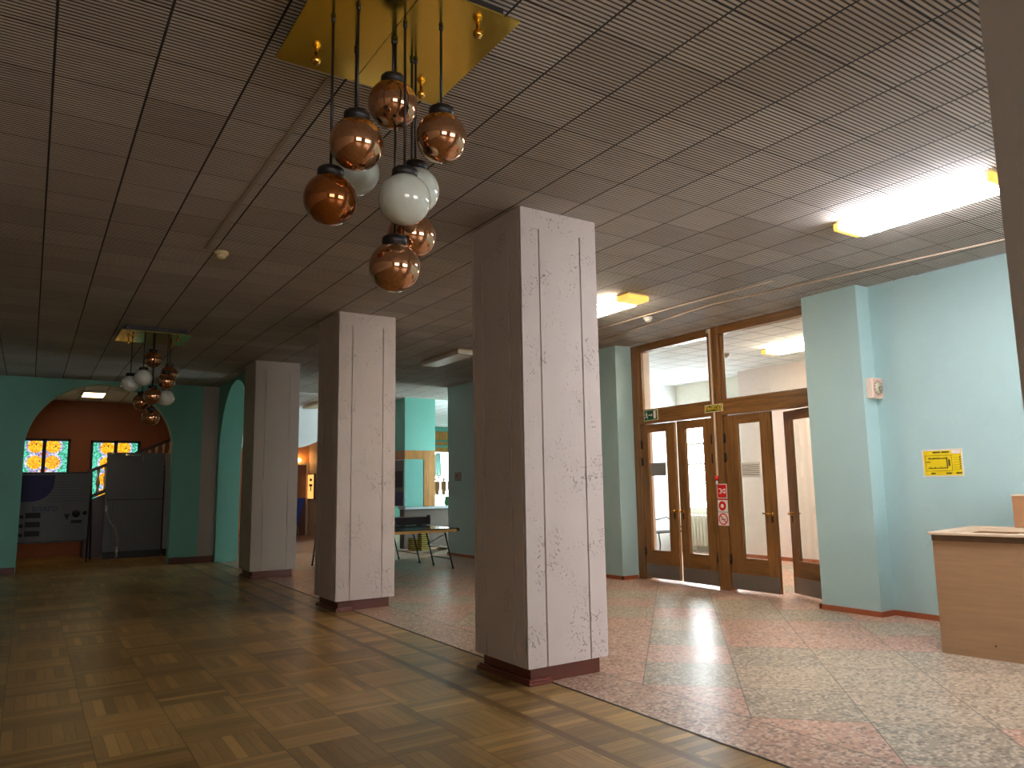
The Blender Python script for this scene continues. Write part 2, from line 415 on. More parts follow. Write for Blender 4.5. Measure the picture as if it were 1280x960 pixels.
# ------------------------------------------------------------------ the setting
XB = 3.03                                      # parquet meets terrazzo here
XP, XW, XD = 6.985, 7.21, 7.30                 # pier face, wall face, door plane
struct('floor', B().box((-4, -6, -.1), (XB, 18.7, 0)), M['parquet'])
struct('floor.001', B().box((XB, -6, -.1), (12.2, 22.2, 0)), M['terrazzo'])
b = B().box((-4, -6, H), (XP+.2, 15.1, H+.12)).box((XP+.2, 13.15, H), (12.2, 15.1, H+.12)); struct('ceiling', b, M['ceiling_ribbed'])
struct('ceiling.001', B().box((XP+.21, 4, H), (11.4, 11.05, H+.12)), M['ceiling_white'])
struct('ceiling.002', B().box((-4, 15.11, H), (12.2, 22.2, H+.12)), M['ceiling_white'])
struct('trim_1', B().box((3.026, -6, 0), (3.04, 15, .003)), M['blackish'])
# far wall with its wide arch, then the grey pier
poly = [(-4, 0), (-.105, 0)] + arc(1.05, 2.1, 1.155, 1.14, PI, 0, 32) + [(2.205, 0), (2.70, 0), (2.70, H), (-4, H)]
poly = [(-4, 0), (-.105, 0), (-.105, 2.1)] + arc(1.05, 2.1, 1.155, 1.14, PI, 0, 32)[1:-1] + [(2.205, 2.1), (2.205, 0), (2.70, 0), (2.70, H), (-4, H)]
struct('wall_far', B().prism(poly, 'Y', 15.0, 15.22), M['teal_deep'])
struct('wall_far_pier', B().box((2.70, 15.0, 0), (2.985, 15.3, H)), M['grey_paint'])
b = B().box((2.21, 14.97, 0), (2.70, 15.0, .115)).box((2.70, 14.97, 0), (3.40, 15.0, .115)).box((-4, 14.97, 0), (-.11, 15.0, .115)); struct('baseboard_far', b, M['plinth'])
# side arch wall between the third column and the far wall
cy, rx = 13.58, 1.26
poly = [(12.32, 1.8)] + arc(cy, 1.8, rx, 1.45, PI, 0, 32)[1:-1] + [(cy+rx, 1.8), (cy+rx, 0), (15.0, 0), (15.0, H), (12.32, H)]
struct('wall_arcade', B().prism(poly, 'X', 2.985, 3.39), M['teal_deep'])
# entrance wall: pier, doors' recess, far pier, near wall
struct('wall_entrance_near', B().box((XW, -6, 0), (XW+.35, 4.28, H)), M['teal'])
struct('wall_entrance_pier', B().box((XP, 4.28, 0), (XW+.4, 4.92, H)), M['teal'])
struct('wall_entrance_far', B().box((XP, 8.02, 0), (XW+.4, 13.15, H)), M['teal'])
struct('wall_kitchen_side', B().box((XW+.4, 11.06, 0), (11.4, 13.15, H)), M['teal'])
b = B().box((XW-.02, -6, 0), (XW, 4.26, .05)).box((XP-.02, 4.26, 0), (XW, 4.28, .05)).box((XP-.02, 4.28, 0), (XP, 4.94, .05)).box((XP-.02, 4.92, 0), (XD-.05, 4.94, .05))
struct('baseboard_entrance_near', b, M['skirting'])
b = B().box((XP-.02, 8.0, 0), (XP, 13.17, .05)).box((XP-.02, 8.0, 0), (XD-.05, 8.02, .05)).box((XP-.02, 13.15, 0), (XP+.3, 13.17, .05)); struct('baseboard_entrance_far', b, M['skirting'])
# hall sides out of sight
struct('wall_left', B().box((-4.2, -6, 0), (-4, 18.7, H)), M['hidden_cream'])
# back wall behind the camera, its glowing windows added to fill the hall
b = B().box((-4, -6.2, 0), (XW+.35, -6, .8)).box((-4, -6.2, 2.8), (XW+.35, -6, H)).box((-4, -6.2, .8), (-2.6, -6, 2.8)).box((.6, -6.2, .8), (3.2, -6, 2.8)).box((6.9, -6.2, .8), (XW+.35, -6, 2.8))
struct('wall_back', b, M['hidden_cream'])
for n, x0, x1 in ((3, 3.2, 6.9), (7, -2.6, .6)):
    w = root('window_%d' % n, ((x0+x1)/2, -6.1, .8), kind='structure')
    B().box((x0, -6.12, .8), (x1, -6.1, 2.8)).build('pane', M['back_fill' if n == 3 else 'back_fill_left'], w)
    f = B()
    for k in range(5):
        x = x0+(x1-x0-.06)*k/4; f.box((x, -6.09, .8), (x+.06, -6.03, 2.8))
    f.box((x0, -6.09, .8), (x1, -6.03, .86)).box((x0, -6.09, 2.74), (x1, -6.03, 2.8)); f.build('window_frame', M['white_plastic'], w)

# ------------------------------------------------------------------ vestibule beyond the doors
struct('wall_vestibule_end', B().box((XW+.4, 10.9, 0), (11.4, 11.05, H)), M['white_wall'])
b = B().box((11.1, 8.95, 0), (11.4, 9.75, H)).box((11.1, 10.75, 0), (11.4, 10.9, H)).box((11.1, 9.75, 0), (11.4, 10.75, .78)).box((11.1, 9.75, 2.75), (11.4, 10.75, H)); struct('wall_vestibule_outer', b, M['cream'])
struct('wall_vestibule_pink', B().box((10.7, 4.0, 0), (11.4, 8.95, H)), M['pink'])
struct('wall_vestibule_near', B().box((XW+.4, 4.0, 0), (10.7, 4.2, H)), M['pink'])
b = B().box((10.68, 4.2, 0), (10.7, 8.97, .06)); struct('baseboard_vestibule', b, M['skirting'])
w = root('window_4', (11.2, 10.25, .78), kind='structure')
B().box((11.24, 9.75, .78), (11.26, 10.75, 2.75)).build('pane', M['daylight'], w)
f = B()
for y in (9.75, 10.70): f.box((11.14, y, .78), (11.24, y+.05, 2.75))
for z in (.78, 1.66, 2.06, 2.70): f.box((11.14, 9.75, z), (11.24, 10.75, z+.05))
f.build('window_frame', M['white_plastic'], w)
struct('trim_2', B().box((XD+.11, 8.005, 0), (XW+.42, 8.019, H)), M['pink'])
# radiator under it
r = root('radiator', (11.0, 10.2, .1), 'cream ribbed radiator below the bright vestibule window', 'radiator')
for k in range(11):
    B().box((10.95, 9.72+k*.085, .1), (11.06, 9.72+k*.085+.06, .70), bevel=.02).build('radiator_section', M['radiator'], r)
B().tube([(11.0, 9.72, .16), (11.0, 10.63, .16)], .02).tube([(11.0, 9.72, .62), (11.0, 10.63, .62)], .02).build('radiator_pipe', M['radiator'], r)
for y in (9.9, 10.4): B().box((10.98, y, 0), (11.02, y+.04, .11)).build('radiator_foot', M['radiator'], r)
# slatted metal bench
r = root('metal_bench', (10.1, 10.45, 0), 'black slatted metal bench seen through the ajar door leaf with the grey notice', 'bench')
s = B()
for k in range(6): s.box((9.75+k*.005, 10.22+k*.07, .40), (10.62, 10.26+k*.07, .42))
s.build('seat', M['black'], r)
f = B()
f.tube([(9.8, 10.66, .42), (10.1, 10.74, .60), (10.55, 10.76, .66)], .012).tube([(10.55, 10.25, .42), (10.55, 10.76, .66)], .012); f.build('backrest', M['black'], r)
for x, y in ((9.82, 10.24), (10.55, 10.24), (9.82, 10.64), (10.55, 10.64)):
    B().tube([(x, y, 0), (x+.05, y+.02, .2), (x, y, .41)], .013).build('leg', M['black'], r)
# vestibule lamp and detector
def lamp(name, x0, x1, y0, y1, label, mat, group=None, lit=True, cap=.1):
    r = root(name, ((x0+x1)/2, (y0+y1)/2, H), label, 'ceiling light', group)
    B().box((x0+.015, y0+.01, H-.022), (x1-.015, y1-.01, H), bevel=.004).build('lamp_housing', M['cream_plastic'], r)
    B().box((x0, y0+cap, H-.085), (x1, y1-cap, H-.022), bevel=.014).build('diffuser', mat, r)
    e = M['tube_end'] if lit else M['white_plastic']
    for a, c in ((y0, y0+cap), (y1-cap, y1)):
        B().box((x0+.004, a, H-.08), (x1-.004, c, H-.02), bevel=.012).build('end_cap', e, r)
    return r
lamp('fluorescent_lamp', 9.15, 9.45, 5.85, 7.2, 'yellowish lit ceiling lamp in the vestibule, seen through the glass above the doors', M['tube3'])
def detector(x, y, label, mat):
    r = root('smoke_detector', (x, y, H), label, 'smoke detector')
    B().lathe([(.058, H), (.058, H-.018), (.05, H-.03)], (x, y, 0)).build('detector_base', mat, r)
    B().lathe([(.035, H-.03), (.038, H-.05), (.025, H-.06), (0, H-.062)], (x, y, 0)).build('sensor_head', mat, r)
detector(9.01, 7.75, 'grey smoke detector on the vestibule ceiling behind the transom glass', M['steel'])
detector(1.24, 6.36, 'small round smoke detector between the two brass chandeliers', M['cream_plastic'])
detector(6.13, 6.42, 'white smoke detector on the ceiling in front of the wooden doors', M['white_plastic'])

# ------------------------------------------------------------------ entrance doors
fr = root('door_frame', (XD, 6.5, 0), 'brown varnished wooden door frame with transom and centre mullion', 'door frame', kind='thing')
W, WY = M['door_wood'], M['door_wood_y']
B().box((XD-.02, 7.88, 0), (XD+.1, 8.02, H-.005), bevel=.006).build('jamb', W, fr)
B().box((XD-.02, 4.925, 0), (XD+.1, 5.02, H-.005), bevel=.006).build('jamb', W, fr)
B().box((XD-.02, 6.38, 0), (XD+.1, 6.56, H-.005), bevel=.006).build('mullion', W, fr)
B().box((XD-.035, 6.455, 2.36), (XD-.02, 6.475, H-.005)).build('glazing_bead', W, fr)
for y0, y1 in ((5.02, 6.38), (6.56, 7.88)):
    B().box((XD-.03, y0, 2.15), (XD+.1, y1, 2.34), bevel=.006).build('transom_rail', WY, fr)
    B().box((XD-.02, y0, 3.19), (XD+.1, y1, H-.005), bevel=.006).build('head_rail', WY, fr)
    t = B()
    t.box((XD+.02, y0, 2.34), (XD+.05, y0+.03, 3.19)).box((XD+.02, y1-.03, 2.34), (XD+.05, y1, 3.19)).box((XD+.02, y0+.03, 2.34), (XD+.05, y1-.03, 2.36))
    t.build('glazing_bead', W, fr)
    g = B().box((XD+.034, y0+.03, 2.36), (XD+.038, y1-.03, 3.19)).build('transom_pane', M['glass'], fr)
def leaf(n, hy, free, ang, gy0, gy1, knob_side, notice=None):
    """a door leaf built closed in the plane X = XD, hinged at y = hy; ang opens it into the vestibule"""
    r = root('door_%d' % n, (XD+.02, hy, 0), kind='structure')
    a, c = min(hy, free), max(hy, free)
    x0, x1 = XD, XD+.045
    z0, z1 = .03, 2.14
    f = B()
    f.box((x0, a, z0), (x1, gy0, z1), bevel=.003).box((x0, gy1, z0), (x1, c, z1), bevel=.003)
    f.build('stile', W, r)
    B().box((x0, gy0, z0), (x1, gy1, .40)).box((x0, gy0, 2.03), (x1, gy1, z1)).build('rail', WY, r)
    bd = B()
    bd.box((x0-.006, gy0-.012, .39), (x0+.006, gy0+.004, 2.04)).box((x0-.006, gy1-.004, .39), (x0+.006, gy1+.012, 2.04))
    bd.box((x0-.006, gy0, .388), (x0+.006, gy1, .404)).box((x0-.006, gy0, 2.026), (x0+.006, gy1, 2.042))
    bd.build('glazing_bead', W, r)
    B().box((x0+.02, gy0, .40), (x0+.025, gy1, 2.03)).build('pane', M['glass'], r)
    B().box((x0-.004, a+.004, z0), (x0, c-.004, .215)).build('kick_plate', M['steel'], r)
    ky = free + (.055 if hy > free else -.055)
    kn = B().tube([(x0, ky, .94), (x0-.05, ky, .94)], .009).tube([(x0-.05, ky, .94), (x0-.05, ky+(.09 if knob_side else -.05), .945)], .010)
    kn.ball((x0-.05, ky, .94), .014, u=12, v=8).lathe([(.022, -.004), (.022, 0)], (x0, ky, .94), axis='X', seg=16)
    kn.tube([(x1, ky, .94), (x1+.05, ky, .94)], .009).ball((x1+.05, ky, .94), .014, u=12, v=8)
    kn.build('door_handle', M['brass_handle'], r)
    B().box((x0-.002, ky-.012, .84), (x0, ky+.012, .91)).build('keyhole_plate', M['blackish'], r)
    for z in (.38, 1.62, 1.86):
        B().tube([(x0-.012, hy, z-.06), (x0-.012, hy, z+.06)], .011).box((x0-.004, hy-.02, z-.05), (x0, hy+.02, z+.05)).build('hinge', M['blackish'], r)
    r.rotation_euler = (0, 0, ang)
    return r
R = math.radians
leaf(1, 7.875, 7.262, R(2.5), 7.408, 7.756, False)
leaf(2, 6.572, 7.205, R(-2.0), 6.72, 7.06, True)
leaf(3, 6.368, 5.678, R(1.0), 5.823, 6.170, True)
leaf(4, 5.035, 5.70, R(-21), 5.165, 5.57, False)
def notice(y0, y1, z0, z1, x, label):
    r = root('paper_notice', (x, (y0+y1)/2, z0), label, 'notice')
    B().box((x-.002, y0, z0), (x, y1, z1)).build('sheet', M['paper'] if 'white' in label else M['paper_grey'], r)
    t = B()
    for k in range(6): t.box((x-.003, y0+.02, z1-.03-k*(z1-z0-.04)/6), (x-.002, y1-.02, z1-.036-k*(z1-z0-.04)/6))
    t.build('printed_lines', M['banner_line'], r)
notice(7.43, 7.73, 1.42, 1.60, XD+.016, 'grey printed notice on the glass of the door leaf nearest the green exit sign')
notice(5.86, 6.15, 1.37, 1.55, XD+.016, 'white printed notice taped to the door glass beside the red fire signs')

# signs on the frame
def yz(b, y0, y1, z0, z1, x, m, d=.002): return b.box((x-d, y0, z0), (x, y1, z1), m)
r = root('exit_sign', (XD-.03, 7.63, 2.19), 'green exit sign with white running figure and arrow on the door transom', 'sign')
b = B(); yz(b, 7.49, 7.765, 2.185, 2.342, XD-.031, M['sign_frame'], .012); b.build('sign_frame', None, r)
b = B(); yz(b, 7.505, 7.75, 2.197, 2.33, XD-.043, M['sign_green']); b.build('sign_face', None, r)
b = B(); x = XD-.046
b.ball((x, 7.712, 2.307), .010, M['white_sign'], u=10, v=8, sc=(.2, 1, 1))
for p, q, w_ in (((7.712, 2.296), (7.705, 2.262), .016), ((7.705, 2.262), (7.685, 2.24), .010), ((7.685, 2.24), (7.692, 2.215), .008), ((7.705, 2.262), (7.722, 2.235), .010), ((7.722, 2.235), (7.74, 2.228), .008), ((7.71, 2.288), (7.685, 2.275), .008), ((7.71, 2.288), (7.732, 2.27), .008), ((7.67, 2.264), (7.60, 2.264), .012), ((7.61, 2.282), (7.595, 2.264), .010), ((7.61, 2.246), (7.595, 2.264), .010)):
    b.bar((x, *p), (x, *q), w_, .002, M['white_sign'], up=(1, 0, 0))
yz(b, 7.525, 7.57, 2.21, 2.322, x+.002, M['white_sign']); b.build('pictogram', None, r)
r = root('way_out_sign', (XD-.03, 6.48, 2.2), 'yellow lettered exit sign at the crossing of mullion and transom', 'sign')
b = B(); yz(b, 6.335, 6.632, 2.20, 2.30, XD-.031, M['sign_frame'], .012); b.build('sign_frame', None, r)
b = B(); yz(b, 6.35, 6.617, 2.213, 2.287, XD-.043, M['sign_olive']); b.build('sign_face', None, r)
text('ВЫХОД', .078, (XD-.047, 6.484, 2.25), (0, -1, 0), M['sign_yellow'], r, squeeze=.92)
# fire-safety stickers
r = root('fire_hose_sign', (XD-.02, 6.44, 1.11), 'red square sign with white hose symbol, topmost of the three door stickers', 'sign')
b = B(); yz(b, 6.355, 6.515, 1.115, 1.295, XD-.021, M['white_sign']); yz(b, 6.365, 6.505, 1.125, 1.285, XD-.023, M['red']); b.build('sign_face', None, r)
b = B(); x = XD-.026
for p, q in (((6.385, 1.235), (6.385, 1.18)), ((6.385, 1.235), (6.43, 1.215)), ((6.385, 1.18), (6.43, 1.20)), ((6.43, 1.208), (6.45, 1.208)), ((6.45, 1.235), (6.45, 1.18)), ((6.45, 1.235), (6.485, 1.235)), ((6.45, 1.18), (6.485, 1.18))):
    b.bar((x, *p), (x, *q), .010, .002, M['white_sign'], up=(1, 0, 0))
b.build('pictogram', None, r)
def ring(b, y, z, r0, r1, x, m, seg=28, d=.002):
    t = bmesh.new(); rows = []
    for rad in (r0, r1):
        rows.append([[t.verts.new((xx, y+rad*math.cos(2*PI*k/seg), z+rad*math.sin(2*PI*k/seg))) for k in range(seg)] for xx in (x-d, x)])
    for k in range(seg):
        n = (k+1) % seg
        t.faces.new((rows[0][0][k], rows[0][0][n], rows[1][0][n], rows[1][0][k])); t.faces.new((rows[1][1][k], rows[1][1][n], rows[0][1][n], rows[0][1][k]))
        t.faces.new((rows[1][0][k], rows[1][0][n], rows[1][1][n], rows[1][1][k])); t.faces.new((rows[0][0][n], rows[0][0][k], rows[0][1][k], rows[0][1][n]))
    bmesh.ops.recalc_face_normals(t, faces=t.faces[:]); b._add(t, m)
r = root('fire_alarm_sign', (XD-.02, 6.44, .95), 'white sign with thick red ring, middle of the three door stickers', 'sign')
b = B(); yz(b, 6.355, 6.515, .952, 1.108, XD-.021, M['white_sign']); yz(b, 6.355, 6.515, 1.096, 1.108, XD-.023, M['red']); b.build('sign_face', None, r)
b = B(); ring(b, 6.44, 1.024, .026, .058, XD-.024, M['red']); b.build('pictogram', None, r)
r = root('no_smoking_sign', (XD-.02, 6.44, .78), 'white sign with red barred circle, lowest of the three door stickers', 'sign')
b = B(); yz(b, 6.352, 6.518, .782, .945, XD-.021, M['white_sign']); b.build('sign_face', None, r)
b = B(); ring(b, 6.436, .862, .058, .072, XD-.024, M['red']); b.bar((XD-.025, 6.482, .905), (XD-.025, 6.39, .819), .012, .002, M['red'], up=(1, 0, 0))
b.bar((XD-.0235, 6.47, .857), (XD-.0235, 6.40, .857), .012, .001, M['paper_grey'], up=(1, 0, 0)); b.build('pictogram', None, r)
r = root('cable_duct', (XD-.03, 6.49, 1.4), 'thin cream cable duct down the door mullion ending in a red alarm knob', 'cable')
B().box((XD-.038, 6.478, 1.40), (XD-.021, 6.497, 2.199)).box((XD-.05, 6.478, 2.301), (XD-.035, 6.497, H-.02)).build('duct', M['cable'], r)
B().lathe([(.018, 0), (.026, .02), (.022, .05), (.01, .06)], (XD-.045, 6.49, 1.34), seg=16).build('alarm_knob', M['red'], r)
B().tube([(XD-.045, 6.49, 1.35), (XD-.045, 6.49, 1.30)], .012).ball((XD-.045, 6.49, 1.305), .016, u=12, v=8).build('pull_bead', M['white_sign'], r)
B().lathe([(.026, -.012), (.026, 0)], (XD-.022, 6.53, 3.26), axis='X', seg=18).build('junction_box', M['white_plastic'], r)
# ducts on the ceiling by the entrance
r = B().tube([(6.56, 7.9, H-.008), (6.31, 5.6, H-.008), (6.80, 2.4, H-.008), (6.85, -1, H-.008)], .007).build('ceiling_cable', M['cable'], loc=(6.6, 4, H)); tag(r, 'thin pale cable along the ceiling edge above the clock and pier', 'cable')
r = B().tube([(6.02, 7.9, H-.008), (6.03, 5.8, H-.008), (6.1, 4.6, H-.008)], .006).build('ceiling_cable', M['cable'], loc=(6.05, 6, H)); tag(r, 'pale cable on the ceiling running to the white smoke detector', 'cable')
r = B().box((1.10, 3.3, H-.006), (1.125, 6.33, H)).build('ceiling_duct', M['brown_duct'], loc=(1.11, 4.8, H)); tag(r, 'flat grey brown cable duct on the dark ceiling behind the near chandelier', 'cable')

# ------------------------------------------------------------------ columns
def shaft_poly(x, y, w, d, grooves):
    """outline with vertical grooves: quirks beside the corners on the X faces, a pair of grooves on every face"""
    P = []; gd, gw = .012, .013
    def side(p0, p1, n, cuts):
        p0, p1, n = Vector(p0), Vector(p1), Vector(n); L = (p1-p0).length; t = (p1-p0)/L
        P.append(tuple(p0))
        for c in sorted(cuts):
            for s_, dep in ((-.5, 0), (-.5, 1), (.5, 1), (.5, 0)):
                P.append(tuple(p0+t*(c+s_*gw)-n*(gd*dep)))
    a = [.155, w-.155] if grooves else []
    q = [.028, d-.028] + ([.16, d-.16] if grooves else [])
    if grooves is None: q = []
    side((x, y), (x+w, y), (0, -1), a); side((x+w, y), (x+w, y+d), (1, 0), q)
    side((x+w, y+d), (x, y+d), (0, 1), a); side((x, y+d), (x, y), (-1, 0), q)
    return P
CX, CW, CD = 2.834, .683, .698
def column(y, label, mat, gr=True):
    r = root('column', (CX+CW/2, y+CD/2, 0), label, 'column', 'square columns in a row', kind='thing')
    b = B().prism(shaft_poly(CX, y, CW, CD, gr), 'Z', .111, 3.15).prism(shaft_poly(CX, y, CW, CD, None if gr is None else False), 'Z', 3.15, H)
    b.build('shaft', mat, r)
    i = .045
    B().box((CX+i, y+i, 0), (CX+CW-i, y+CD-i, .112), bevel=.004).build('plinth', M['plinth'], r)
    # quarter-round moulding, only where the plinth stands on parquet
    m = B(); x0, y0, x1, y1 = CX+i-.038, y+i-.038, CX+i, y+i
    m.box((x0, y0, 0), (x1, y+CD-i+.038, .018), bevel=.004).box((x0+.012, y0+.012, .016), (x1, y+CD-i+.026, .036), bevel=.005)
    m.box((x1, y0, 0), (XB, y1, .018), bevel=.004).box((x1, y0+.012, .016), (XB, y1, .036), bevel=.005)
    m.box((x1, y+CD-i, 0), (XB, y+CD-i+.038, .018), bevel=.004)
    m.build('moulding', M['moulding'], r)
    return r
Y1, SP = 4.222, 3.694
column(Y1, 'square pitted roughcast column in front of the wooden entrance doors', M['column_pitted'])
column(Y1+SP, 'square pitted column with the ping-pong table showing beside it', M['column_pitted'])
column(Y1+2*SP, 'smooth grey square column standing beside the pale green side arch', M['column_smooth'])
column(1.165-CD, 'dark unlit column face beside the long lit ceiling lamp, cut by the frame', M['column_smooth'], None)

# ------------------------------------------------------------------ ceiling lamps of the hall
G = 'fluorescent lamps on the hall ceiling'
lamp('fluorescent_lamp', 5.10, 5.42, 2.12, 3.27, 'brightest long white ceiling lamp, above the wooden counter', M['tube'], G, cap=.05)
lamp('fluorescent_lamp', 5.10, 5.40, 5.62, 6.85, 'lit ceiling lamp with amber end, beside the pitted column and the doors', M['tube2'], G, cap=.2)
lamp('fluorescent_lamp', 5.10, 5.40, 9.28, 10.5, 'unlit ceiling lamp above the ping-pong table', M['white_plastic'], G, lit=False, cap=.15)
lamp('fluorescent_lamp', 5.10, 5.42, -1.6, -.4, 'lit ceiling lamp added behind the viewer, continuing the hall row', M['tube'], G, cap=.05)  # added out of view on the row's spacing, to light the hall
lamp('fluorescent_lamp', 5.36, 5.66, 16.3, 17.5, 'unlit ceiling lamp beyond the side arch, above the orange far room', M['cream_plastic'], lit=False)
r = root('ceiling_lamp_panel', (.98, 16.9, H), 'warm square lamp panel on the ceiling behind the wide arch', 'ceiling light')
B().box((.78, 16.5, H-.05), (1.18, 17.25, H), bevel=.005).build('lamp_housing', M['white_plastic'], r)
B().box((.80, 16.52, H-.06), (1.16, 17.23, H-.05)).build('diffuser', M['lamp_panel'], r)

# ------------------------------------------------------------------ chandeliers
GR = .105
def chandelier(x0, x1, y0, y1, globes, bolts, label):
    zb = 3.225; cx, cyy = (x0+x1)/2, (y0+y1)/2
    r = root('chandelier', (cx, cyy, H), label, 'chandelier', 'brass plate chandeliers with glass globes')
    xm = cx-.03
    for a, c in ((x0, xm-.0015), (xm+.0015, x1)):
        B().box((a, y0, zb), (c, y1, zb+.008)).build('mounting_plate', M['brass'], r)
    B().box((x0+.05, y0+.05, zb+.008), (x1-.05, y1-.05, H)).build('mounting_box', M['blackish'], r)
    for bx, by in bolts:
        B().lathe([(.008, zb), (.008, zb-.02), (.019, zb-.03), (.021, zb-.042), (.014, zb-.055), (0, zb-.06)], (bx, by, 0), seg=20).build('brass_nut', M['brass_handle'], r)
    for x, y, z, k in globes:
        m = {'c': M['copper'], 'a': M['amber'], 'w': M['opal']}[k]
        rod = B().tube([(x, y, z+GR+.02), (x, y, zb)], .0058).lathe([(.0095, zb), (.0095, zb-.012), (.006, zb-.02)], (x, y, 0), seg=12).build('hanging_rod', M['black'], r)
        gl = B().ball((x, y, z), GR, u=48, v=32, sc=(1, 1, .985)).build('glass_globe', m, r)
        if k == 'w': gl['label'] = 'white opal glass globe'
        if k == 'c': gl['label'] = 'mirrored copper glass globe'
        if k == 'a': gl['label'] = 'dark amber glass globe'
        B().lathe([(.052, z+.088), (.052, z+.122), (.046, z+.128), (0, z+.129)], (x, y, 0), seg=28).build('globe_cap', M['black'], gl)
    return r
chandelier(.81, 1.605, 2.365, 3.15,
    [(1.204, 2.75, 2.927, 'c'), (1.336, 2.56, 2.732, 'c'), (.992, 2.61, 2.64, 'c'), (.933, 2.735, 2.445, 'a'), (1.20, 2.62, 2.459, 'w'),
     (1.353, 2.84, 2.607, 'w'), (1.335, 2.84, 2.398, 'c'), (1.2135, 2.745, 2.213, 'c'), (1.095, 2.90, 2.66, 'w')],
    [(.953, 3.013), (1.463, 2.472), (1.474, 3.032), (.95, 2.48)], 'large near chandelier of copper and white globes under a brass plate')
chandelier(.81, 1.59, 9.72, 10.5,
    [(1.21, 10.12, 2.955, 'c'), (.974, 10.15, 2.64, 'w'), (1.10, 10.02, 2.705, 'w'), (1.362, 10.0, 2.675, 'c'), (1.205, 9.95, 2.475, 'c'),
     (1.12, 10.22, 2.425, 'c'), (1.40, 10.28, 2.50, 'w'), (1.216, 10.12, 2.225, 'c'), (1.41, 10.16, 2.79, 'c')],
    [(.95, 9.86), (1.45, 9.86), (.95, 10.36), (1.45, 10.36)], 'small distant chandelier hanging in front of the wide arch')

# ------------------------------------------------------------------ clock, plan, counter
r = root('wall_clock', (7.1, 4.25, 2.11), 'square pale pink clock on the side of the teal pier', 'clock')
B().box((7.025, 4.205, 2.125), (7.205, 4.28, 2.33), M['clock_side'], bevel=.008).build('clock_case', None, r)
B().box((7.035, 4.200, 2.135), (7.195, 4.206, 2.32), M['clock_case'], bevel=.002).build('clock_front', None, r)
b = B(); b.lathe([(.074, -.002), (.074, 0)], (7.115, 4.200, 2.228), M['clock_ring'], axis='Y', seg=32).lathe([(.056, -.003), (.056, 0)], (7.115, 4.199, 2.228), M['clock_dial'], axis='Y', seg=32)
for k in range(12): b.box((7.115+.065*math.sin(k*PI/6)-.004, 4.195, 2.228+.065*math.cos(k*PI/6)-.005), (7.115+.065*math.sin(k*PI/6)+.004, 4.198, 2.228+.065*math.cos(k*PI/6)+.005), M['white_sign'])
b.build('dial', None, r)
B().bar((7.115, 4.194, 2.228), (7.148, 4.194, 2.245), .007, .002, up=(0, 1, 0)).build('hour_hand', M['black'], r)
B().bar((7.115, 4.192, 2.228), (7.142, 4.192, 2.185), .005, .002, up=(0, 1, 0)).build('minute_hand', M['black'], r)

r = root('evacuation_plan', (XW, 3.69, 1.33), 'yellow evacuation plan sheet on the pale teal wall above the counter', 'notice')
b = B(); b.box((XW-.003, 3.503, 1.333), (XW+.002, 3.874, 1.59), M['paper']); yz(b, 3.515, 3.862, 1.345, 1.578, XW-.003, M['plan_yellow'], .001); b.build('sheet', None, r)
b = B(); x = XW-.004; rr = random.Random(3)
yz(b, 3.52, 3.60, 1.545, 1.575, x, M['white_sign'], .001)
for y in (3.62, 3.70): yz(b, y, y+.07, 1.555, 1.568, x, M['plan_ink'], .001)
for z in (1.385, 1.53): yz(b, 3.60, 3.845, z, z+.003, x, M['plan_ink'], .001)
yz(b, 3.60, 3.603, 1.385, 1.53, x, M['plan_ink'], .001); yz(b, 3.842, 3.845, 1.385, 1.53, x, M['plan_ink'], .001)
for z in (1.408, 1.498):
    yz(b, 3.65, 3.82, z, z+.006, x, M['plan_ink'], .001)
    for k in range(12):
        y = 3.65+k*.0145; hh = rr.uniform(.006, .02); yz(b, y, y+.006, z, z+hh, x, M['plan_ink'], .001)
yz(b, 3.64, 3.65, 1.408, 1.51, x, M['plan_ink'], .001); yz(b, 3.618, 3.634, 1.43, 1.49, x, M['plan_ink'], .001)
yz(b, 3.80, 3.84, 1.468, 1.476, x, M['plan_ink'], .001)
for k in range(6):
    yz(b, 3.525, 3.585, 1.40+k*.021, 1.402+k*.021, x, M['plan_ink'], .001); yz(b, 3.522, 3.532, 1.403+k*.021, 1.413+k*.021, x, M['plan_ink'], .001)
for y, l in ((3.80, .04), (3.66, .05), (3.57, .05)): yz(b, y-l, y, 1.357, 1.37, x, M['plan_ink'], .001)
b.build('printed_plan', None, r)

# the reception counter: rotated a little, hollow behind its front
rc = root('reception_counter', (5.92, 3.163, 0), 'beige wooden reception counter against the teal wall', 'counter')
def cb(u0, u1, v0, v1, z0, z1, m, name, bevel=.003, par=rc, cut=0):
    # u runs back from the front (towards the wall), v runs along the front (towards the camera side)
    o = B().box((5.92+u0, 3.163-v1, z0), (5.92+u1, 3.163-v0, z1), bevel=bevel).build(name, m, par); return o
cb(0, .03, 0, 1.25, 0, .868, M['counter'], 'front_panel')
cb(.03, .88, 0, .03, 0, .868, M['counter'], 'end_panel')
cb(-.03, .055, -.02, 1.27, .885, .905, M['counter_rim'], 'front_rim', .003)
cb(-.014, 0, 0, 1.25, .84, .885, M['rim_shade'], 'shade_strip', .002)  # dark strip painted as the shade below the rim overhang
cb(.055, .90, -.02, .09, .868, .905, M['counter_rim'], 'end_rim', .004)
cb(.03, .88, .03, 1.22, .80, .825, M['white_plastic'], 'desk_top')
cb(.86, 1.0, -.02, 1.25, .868, .905, M['counter_rim'], 'back_rim', .004)
cb(.88, .90, .03, 1.25, 0, .868, M['counter'], 'back_panel')
B().lathe([(.006, -.003), (.006, 0)], (5.92, 2.80, .10), axis='X', seg=10).build('screw_hole', M['black'], rc)
rc.rotation_euler = (0, 0, R(9.5))
r = root('cardboard_box', (6.98, 2.99, .907), 'tan cardboard box standing on the back of the counter', 'box')
